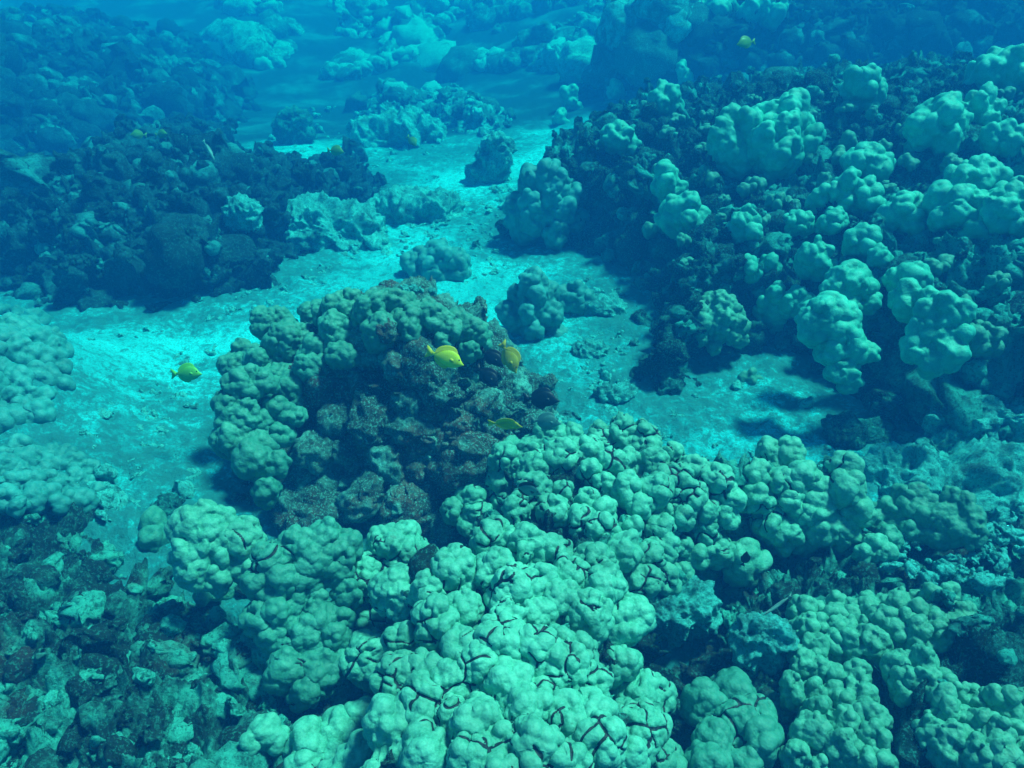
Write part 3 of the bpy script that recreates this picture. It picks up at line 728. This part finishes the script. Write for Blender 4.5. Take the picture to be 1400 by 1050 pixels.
knob('broad shaded coral face with a few lit knobs, lowest in the corner bed', [(1075, 1060), (1085, 975), (1150, 950), (1210, 1000), (1220, 1070)], 22, 54, parts=2)
knob('long sloping coral head with a lit upper edge across the corner bed', [(1210, 930), (1220, 900), (1260, 905), (1300, 940), (1300, 985), (1250, 965)], 19, 55)
knob('lit pair of coral knobs above the shaded face', [(1140, 945), (1170, 920), (1195, 950), (1185, 985), (1150, 985)], 17, 56)
knob('coral head of smooth upright thumbs low in the corner bed', [(1255, 1040), (1260, 985), (1310, 975), (1345, 1000), (1340, 1065)], 18, 57, parts=2)
knob('smooth coral thumbs cut by the picture edge in the corner bed', [(1345, 1010), (1335, 960), (1370, 945), (1420, 960), (1420, 1070), (1360, 1070)], 21, 58)
knob('small coral lumps at the outer rim of the corner bed beside rubble', [(1290, 960), (1300, 945), (1345, 950), (1340, 980)], 14, 59)
print('corals', COUNT[0], round(time.time() - T0, 1))

# ------------------------------------------------------------------ single rocks and slabs
def slab(name, label, px, size, sc, mat, seed, tilt=(0, 0), sink=.3, turn=0.0, rough=.17):
    """rough block of rock; sc = (x, y, z) proportions"""
    P, t = hit([px]); P = P[0]; r = size * float(t[0]) / FPX / 2
    V, F = ico(6 if size > 80 else 5); s = np.sign(V) * np.abs(V) ** .75; V = s * np.array(sc) * r
    n = vnormals(V, F); q = V / r * 1.6 + seed * 7.7
    V = V + n * (r * (rough * 1.6 * fbm(q, 7, True) - rough + .16 * pnoise(q * .6) + .05 * fbm(q * 4, 4)))[:, None]
    R = np.array(Matrix.Rotation(turn, 3, 'Z') @ Matrix.Rotation(tilt[0], 3, 'X') @ Matrix.Rotation(tilt[1], 3, 'Y'))
    V = V @ R.T
    o = link(name, mesh_from(name, V, F, mat, {'tone': np.full(len(V), .3)}), loc=P + np.array((0, r * sc[1] * .4, r * sc[2] * (1 - 2 * sink)))); return tag(o, label, 'rock')
slab('rock_slab', 'pale flat rock block beside the bare hole between cracked coral and brown rock', (915, 845), 110, (1, .6, .45), M_PALE, 1, (.25, .05), .45)
slab('rock_slab', 'pale upright rock plate with a jagged lower edge above the knobbly bed', (1042, 890), 78, (.8, .4, .75), M_PALE, 2, (-.3, .1), .3)
slab('rock_slab', 'long pale rock ledge by the picture edge below the sheltered sand pocket', (1345, 585), 120, (1, .5, .30), M_PALE, 3, (.1, -.12), .35, -.1)
slab('rock_slab', 'thin pale ledge under the longer one near the picture edge', (1325, 620), 110, (1, .4, .22), M_PALE, 4, (.1, .1), .35, .1)
slab('rock_slab', 'low dark slab lying in the shade below the drooping corals', (1180, 610), 90, (1, .4, .25), M_DARK, 5, (.1, .3), .3)
slab('rock_slab', 'broad pale sunlit slab sloping to the picture edge beyond the stout lobes', (1320, 690), 190, (1, .55, .25), M_PALE, 6, (.25, .0), .45)
slab('boulder', 'rounded pale boulder on the sand at the foot of the dark blue reef', (445, 335), 120, (1, .6, .55), M_PALE, 7, (0, .1), .4)
slab('boulder', 'small pale boulder beside the rounded one, at the narrow of the channel', (495, 312), 50, (1, .7, .7), M_PALE, 8, (0, 0), .35)
slab('boulder', 'dark pyramid-shaped rock on the hazy sand behind the dark blue reef', (404, 198), 48, (.8, .6, 1.0), M_DARK, 9, (0, 0), .15)
slab('boulder', 'small square pale rock perched on the dark blue reef', (332, 305), 42, (1, .7, .8), M_PALE, 10, (0, .2), .2)
slab('boulder', 'pointed grey rock leaning at the hazy foot of the dark bank', (672, 250), 62, (.7, .5, 1.2), M_PALE, 11, (0, .45), .2)
slab('boulder', 'pale broken rock on the channel sand between the lumpy tower and the dark bank', (825, 430), 52, (1, .7, .5), M_PALE, 12, (.1, 0), .35)
slab('boulder', 'smooth pale stone on the sheltered sand at the bank foot', (808, 490), 44, (1, .7, .6), M_PALE, 13, (0, 0), .35)
slab('boulder', 'long pale stone lying on rubble sand behind the bright nodular crust', (842, 548), 56, (1, .5, .45), M_PALE, 14, (0, .3), .35, .5)
slab('boulder', 'low faint rock hump in the middle of the far sand', (540, 198), 110, (1, .5, .4), M_PALE, 15, (0, -.1), .4)
slab('boulder', 'rubble-covered hump rising from the channel centre past the brown mound', (565, 300), 110, (1, .6, .35), M_PALE, 16, (0, 0), .4)
slab('boulder', 'small dark lump on the sand beside the smooth domed coral', (228, 700), 34, (1, .8, .6), M_DARK, 17, (0, 0), .3)

# ------------------------------------------------------------------ rubble strewn over the sand (one uncountable mass)
def rubble():
    rnd = np.random.default_rng(77); px = []
    zones = [([(90, 700), (110, 600), (170, 520), (300, 470), (320, 520), (270, 600), (300, 680), (200, 720)], 330),
             ([(500, 330), (560, 250), (700, 230), (720, 330), (660, 400), (560, 400)], 380),
             ([(680, 400), (850, 380), (870, 520), (920, 600), (760, 590), (730, 480)], 420),
             ([(900, 560), (1000, 520), (1200, 590), (1280, 640), (1180, 660), (950, 610)], 160),
             ([(1180, 640), (1420, 640), (1420, 800), (1330, 810), (1200, 770)], 240),
             ([(100, 470), (300, 420), (480, 340), (560, 330), (400, 420), (250, 470)], 200),
             ([(340, 180), (480, 130), (620, 120), (640, 220), (500, 240)], 120)]
    for poly, n in zones:
        poly = np.array(poly, float); n = int(n * 1.6); c = rnd.uniform(poly.min(0), poly.max(0), (n * 3, 2)); c = c[inpoly(poly, c[:, 0], c[:, 1])][:n]
        cl = fbm(np.stack([c[:, 0] / 60, c[:, 1] / 40, c[:, 0] * 0], 1), 2); px.append(c[cl > -.15])
    px = np.concatenate(px); P, t = hit(px); N = gnormal(P[:, 0], P[:, 1])
    Vs, Fs, Ts, off = [], [], [], 0
    for p, n, tt in zip(P, N, t):
        V, F, T = scatter_chunks([p], [n], .013 * (tt / 3) ** .7, rnd, (.0, 2.2))
        Vs.append(V); Fs.append(F + off); Ts.append(T); off += len(V)
    pz = np.array([(280, 6), (960, 6), (900, 80), (800, 110), (700, 95), (480, 110), (330, 90)], float)
    c = rnd.uniform(pz.min(0), pz.max(0), (700, 2)); c = c[inpoly(pz, c[:, 0], c[:, 1])]
    cl = fbm(np.stack([c[:, 0] / 130, c[:, 1] / 40, c[:, 0] * 0 + 5], 1), 2); P, t = hit(c[cl > -.1]); N = gnormal(P[:, 0], P[:, 1])
    V, F, T = scatter_chunks(P, N, .20, rnd, (-.6, .9), .75); Vs.append(V); Fs.append(F + off); Ts.append(T)
    o = link('rubble', mesh_from('rubble', np.concatenate(Vs), np.concatenate(Fs), M_PALE, {'tone': np.concatenate(Ts)}))
    o['kind'] = 'stuff'; o['label'] = 'scattered broken coral rubble on the sand'; o['category'] = 'rubble'
rubble()

# ------------------------------------------------------------------ fish
def fish_mat(name, a, b, dark):
    g = NG(name, .45, .35)
    x = g.n('ShaderNodeSeparateXYZ'); g.l(g.coord(), x.inputs[0])
    c = g.mix(g.ramp(g.noise(26, 3, .5), .35, .7), a, b)
    wv = g.n('ShaderNodeTexWave'); wv.inputs['Scale'].default_value = 40; wv.inputs['Distortion'].default_value = 2; g.l(g.coord(), wv.inputs['Vector'])
    c = g.mix(g.math('MULTIPLY', wv.outputs['Fac'], .10), c, dark)
    return g.done(c, g.bump(g.noise(220, 2), .2, .001))
YEL = fish_mat('yellow_scales', (.82, .72, .008), (.92, .84, .015), (.40, .33, .01)); YFIN = fish_mat('yellow_fin', (.68, .52, .01), (.80, .64, .02), (.34, .22, .01))
OCH = fish_mat('ochre_scales', (.44, .34, .015), (.54, .44, .03), (.18, .13, .01)); OFIN = fish_mat('ochre_fin', (.46, .33, .015), (.54, .42, .03), (.20, .14, .01))
BLK = fish_mat('black_scales', (.002, .012, .018), (.003, .018, .026), (.001, .005, .008))
GRY = fish_mat('grey_green_scales', (.05, .16, .15), (.08, .24, .22), (.03, .09, .09)); GLN = fish_mat('slender_scales', (.12, .30, .26), (.20, .44, .38), (.05, .10, .09))
def eye_mat():
    g = NG('fish_eye', .15, .6); return g.done((.004, .006, .008))
EYE_M = eye_mat()
def tube(prof, nseg=20):
    """prof: rows (x, z_mid, half height, half width)"""
    prof = np.array(prof); m = len(prof); th = np.linspace(0, 2 * np.pi, nseg, endpoint=False)
    V = np.stack([np.repeat(prof[:, 0], nseg), (prof[:, 3:4] * np.sin(th)[None]).ravel(), (prof[:, 1:2] + prof[:, 2:3] * np.cos(th)[None]).ravel()], 1)
    i = np.arange(m * nseg).reshape(m, nseg); j = np.roll(i, -1, 1)
    F = np.stack([i[:-1], i[1:], j[1:], j[:-1]], -1).reshape(-1, 4)
    caps = [i[0][None, :], i[-1][None, ::-1]]
    return V, [F, caps[0], caps[1]]
def fin(outline, th=.006, base=0, bth=.03):
    """flat tapering fin from an (x,z) outline, given real thickness"""
    o = np.array(outline, float); n = len(o); w_ = np.full(n, th); w_[1:max(1, base - 1)] = bth
    V = np.concatenate([np.stack([o[:, 0], w_, o[:, 1]], 1), np.stack([o[:, 0], -w_, o[:, 1]], 1)])
    a = np.arange(n); b = np.roll(a, -1)
    side = np.stack([a, b, b + n, a + n], 1)
    return V, [side, a[None, ::-1], (a + n)[None, :]]
def ribbon(base, outer, bth=.028, th=.004, n=18):
    """unpaired fin: a sheet from the body line out to its rim, thick at the root"""
    def rs(c):
        c = np.array(c, float); L = np.concatenate([[0], np.cumsum(np.linalg.norm(np.diff(c, axis=0), axis=1))])
        t = np.linspace(0, L[-1], n); return np.stack([np.interp(t, L, c[:, 0]), np.interp(t, L, c[:, 1])], 1)
    A, B = rs(base), rs(outer); rows = []
    for sgn in (1, -1):
        for u in (0, .35, .7, 1):
            p = A * (1 - u) + B * u; rows.append(np.stack([p[:, 0], np.full(n, sgn * (bth * (1 - u) ** 1.5 + th)), p[:, 1]], 1))
    V = np.concatenate(rows); i = np.arange(8 * n).reshape(8, n); F = []
    for a, b in ((0, 1), (1, 2), (2, 3), (3, 7), (7, 6), (6, 5), (5, 4)):
        F.append(np.stack([i[a, :-1], i[a, 1:], i[b, 1:], i[b, :-1]], 1))
    return V, [np.concatenate(F)]
def interp(xs, ys, x): return np.interp(x, xs, ys)
def tang_parts():
    xs = np.concatenate([np.linspace(0, .12, 6), np.linspace(.15, 1, 22)])
    top = interp([0, .05, .12, .20, .30, .42, .55, .70, .85, .93, 1], [-.05, -.02, .05, .16, .235, .27, .262, .21, .10, .05, .045], xs)
    bot = interp([0, .05, .12, .20, .30, .42, .55, .70, .85, .93, 1], [-.085, -.11, -.15, -.20, -.245, -.265, -.255, -.20, -.095, -.05, -.045], xs)
    wid = interp([0, .06, .15, .30, .45, .65, .85, 1], [.012, .028, .055, .08, .085, .065, .03, .012], xs)
    body = tube(np.stack([xs, (top + bot) / 2, (top - bot) / 2, wid], 1))
    up = [(x, interp(xs, top, x) - .02) for x in np.linspace(.26, .92, 14)]
    d = up, [(.27, .24), (.32, .31), (.42, .365), (.55, .375), (.68, .345), (.80, .285), (.88, .215), (.935, .12)]
    dn = [(x, interp(xs, bot, x) + .02) for x in np.linspace(.44, .92, 12)]
    a = dn, [(.46, -.30), (.55, -.345), (.68, -.32), (.80, -.26), (.88, -.19), (.935, -.11)]
    t = [(.97, .05), (1.04, .09), (1.14, .17), (1.21, .20), (1.20, .12), (1.175, .04), (1.17, -.03), (1.19, -.11), (1.21, -.19), (1.14, -.16), (1.04, -.09), (.97, -.05)]
    p = [(.30, -.02), (.34, .05), (.42, .07), (.48, .04), (.47, -.03), (.40, -.08), (.33, -.07)]
    return body, d, a, t, p
def long_parts():
    xs = np.linspace(0, 1, 26)
    top = interp([0, .06, .2, .5, .8, 1], [.004, .03, .06, .07, .045, .022], xs); bot = -interp([0, .06, .2, .5, .8, 1], [.012, .035, .06, .068, .042, .022], xs)
    body = tube(np.stack([xs, (top + bot) / 2, (top - bot) / 2, (top - bot) * .36], 1))
    d = [(.28, .045), (.85, .025)], [(.30, .09), (.5, .115), (.75, .095), (.87, .07)]
    a = [(.5, -.05), (.85, -.025)], [(.54, -.095), (.75, -.085), (.87, -.06)]
    t = [(.98, .022), (1.06, .05), (1.16, .085), (1.13, 0), (1.16, -.085), (1.06, -.05), (.98, -.022)]
    p = [(.22, -.01), (.28, .03), (.34, .02), (.34, -.03), (.27, -.04)]
    return body, d, a, t, p
def fish(name, label, cat, px, dist, length, fwd, upv, mats, parts=tang_parts, group=None, small=False, bend=.06):
    """fwd, upv in the viewer's frame (right, up, towards viewer)"""
    bm_, fm = mats; P = EYE + rays([px])[0] * dist
    toW = lambda v: RT * v[0] + UP * v[1] - FW * v[2]
    f = toW(fwd); f /= np.linalg.norm(f); u = toW(upv); u -= f * (u @ f); u /= np.linalg.norm(u); s = np.cross(u, -f)
    M = np.stack([-f, s, u], 1) * length                 # local x runs from snout to tail
    body, d, a, t, p = parts()
    def place(VF):
        V, F = VF; V = V.copy(); V[:, 1] += bend * np.maximum(0, V[:, 0] - .35) ** 2
        return (V - np.array((.55, 0, 0))) @ M.T, F
    o = bpy.data.objects.new(name, None); COL.objects.link(o); o.location = P; o.empty_display_size = .03
    V, F = place(body); link('body', mesh_from('body', V, F, bm_), o)
    for nm, ol in (('dorsal_fin', d), ('anal_fin', a), ('tail_fin', t)):
        V, F = place(fin(ol) if nm == 'tail_fin' else ribbon(*ol)); link(nm, mesh_from(nm, V, F, fm, smooth=nm != 'tail_fin'), o)
    if not small:
        for sgn in (-1, 1):
            V, F = fin([(.30 + (a_ - .30) * .8, b_ * .8 - .02) for a_, b_ in p] if parts is tang_parts else p, .002); V = V.copy()
            V[:, 1] = V[:, 1] + sgn * ((.080 if parts is tang_parts else .034) + .03 * np.maximum(0, V[:, 0] - p[0][0]))
            V, F = place((V, F)); link('pectoral_fin', mesh_from('pectoral_fin', V, F, fm, smooth=False), o)
            iv, jf = ico(2); ez = .045 if parts is tang_parts else .015; ex = .165 if parts is tang_parts else .09; ew = .048 if parts is tang_parts else .022
            e = iv * np.array((.027, .012, .027)) * (1 if parts is tang_parts else .6) + np.array((ex, sgn * ew, ez)); V, F = place((e, jf)); link('eye', mesh_from('eye', V, F, EYE_M), o)
    return tag(o, label, cat, group)
FAINT = fish_mat('haze_tinted_yellow_scales', (.10, .26, .03), (.14, .33, .05), (.05, .13, .02))  # yellow scales dulled to green, water haze put into their colour
TINTED = fish_mat('water_tinted_yellow_scales', (.16, .58, .06), (.22, .66, .10), (.08, .30, .04))  # yellow scales turned green, the water's tint put into their colour
FG = 'yellow fish over the reef'
fish('yellow_fish', 'brightest yellow fish in side view above the brown mound, snout pointing down', 'fish', (611, 489), 2.95, .135, (1, -.32, .12), (.2, 1, .15), (YEL, YFIN), group=FG)
fish('yellow_fish', 'dull yellow fish diving nose down at the edge of the brown mound beside black fish', 'fish', (698, 490), 2.95, .12, (.45, -.85, .3), (.75, .55, .35), (OCH, OFIN), group=FG)
fish('yellow_fish', 'ochre yellow fish seen from above its back, lowest on the brown mound', 'fish', (693, 580), 2.65, .105, (1, -.12, .05), (.05, .6, .85), (OCH, YFIN), group=FG)
fish('yellow_fish', 'blurred green yellow fish alone over the pale sand channel', 'fish', (257, 510), 3.6, .125, (1, .05, .2), (0, 1, .1), (TINTED, TINTED), group=FG)
fish('yellow_fish', 'tiny faded yellow fish over the dark blue reef, outer one of two', 'fish', (188, 184), 7.2, .11, (-1, .0, .2), (0, 1, .1), (FAINT, FAINT), group=FG, small=True)
fish('yellow_fish', 'tiny faded yellow fish over the dark blue reef, inner one of two', 'fish', (221, 183), 7.2, .11, (1, .05, .4), (0, 1, .1), (FAINT, FAINT), group=FG, small=True)
fish('yellow_fish', 'faint olive fish above the rubble end of the dark blue reef', 'fish', (460, 206), 6.3, .12, (1, -.1, .2), (0, 1, .1), (FAINT, FAINT), group=FG, small=True)
fish('yellow_fish', 'faint olive fish before the hazy far ledge', 'fish', (564, 193), 7.6, .12, (.7, -.7, .2), (.6, .6, .1), (FAINT, FAINT), group=FG, small=True)
fish('yellow_fish', 'olive fish over the crest of the dark bank at the top', 'fish', (1019, 58), 6.2, .13, (-1, -.2, .2), (0, 1, .1), (FAINT, FAINT), group=FG, small=True)
BG = 'black fish beside the brown mound'
fish('black_fish', 'black fish right behind the tail of the diving yellow fish', 'fish', (674, 489), 3.1, .10, (.8, -.5, .1), (.4, 1, .1), (BLK, BLK), group=BG)
fish('black_fish', 'black fish below and between the two upper yellow fish', 'fish', (668, 515), 2.92, .10, (.8, -.6, .2), (.5, .8, .1), (BLK, BLK), group=BG)
fish('black_fish', 'largest black fish, at the outer end of the brown mound against pale sand', 'fish', (742, 545), 2.9, .12, (1, -.02, .2), (0, 1, .1), (BLK, BLK), group=BG)
fish('small_dark_fish', 'tiny dark fish in front of the pale barrel coral', 'fish', (1019, 763), 2.45, .042, (.3, 1, .2), (1, -.3, .1), (BLK, BLK), small=True)
fish('grey_fish', 'pale grey green fish at the foot of the mound against the sand', 'fish', (748, 576), 2.85, .10, (1, -.05, .1), (0, 1, .2), (GRY, GRY))
fish('grey_fish', 'dark green fish gliding over the bright cracked coral crust', 'fish', (722, 669), 2.42, .085, (1, -.25, .1), (.1, .8, .5), (GRY, BLK))
fish('slender_fish', 'slim pale fish slanting over the brown rock by the knobbly bed', 'fish', (1063, 828), 2.3, .085, (-1, -.62, .1), (-.4, .7, .5), (GLN, GLN), parts=long_parts)
fish('slender_fish', 'slim pale fish hanging head down over the dark blue reef', 'fish', (286, 206), 6.0, .15, (.5, -.85, .1), (.85, .5, .1), (GLN, GLN), parts=long_parts, small=True)
build_haze()
print('done', round(time.time() - T0, 1), 'verts', sum(len(m.vertices) for m in bpy.data.meshes))
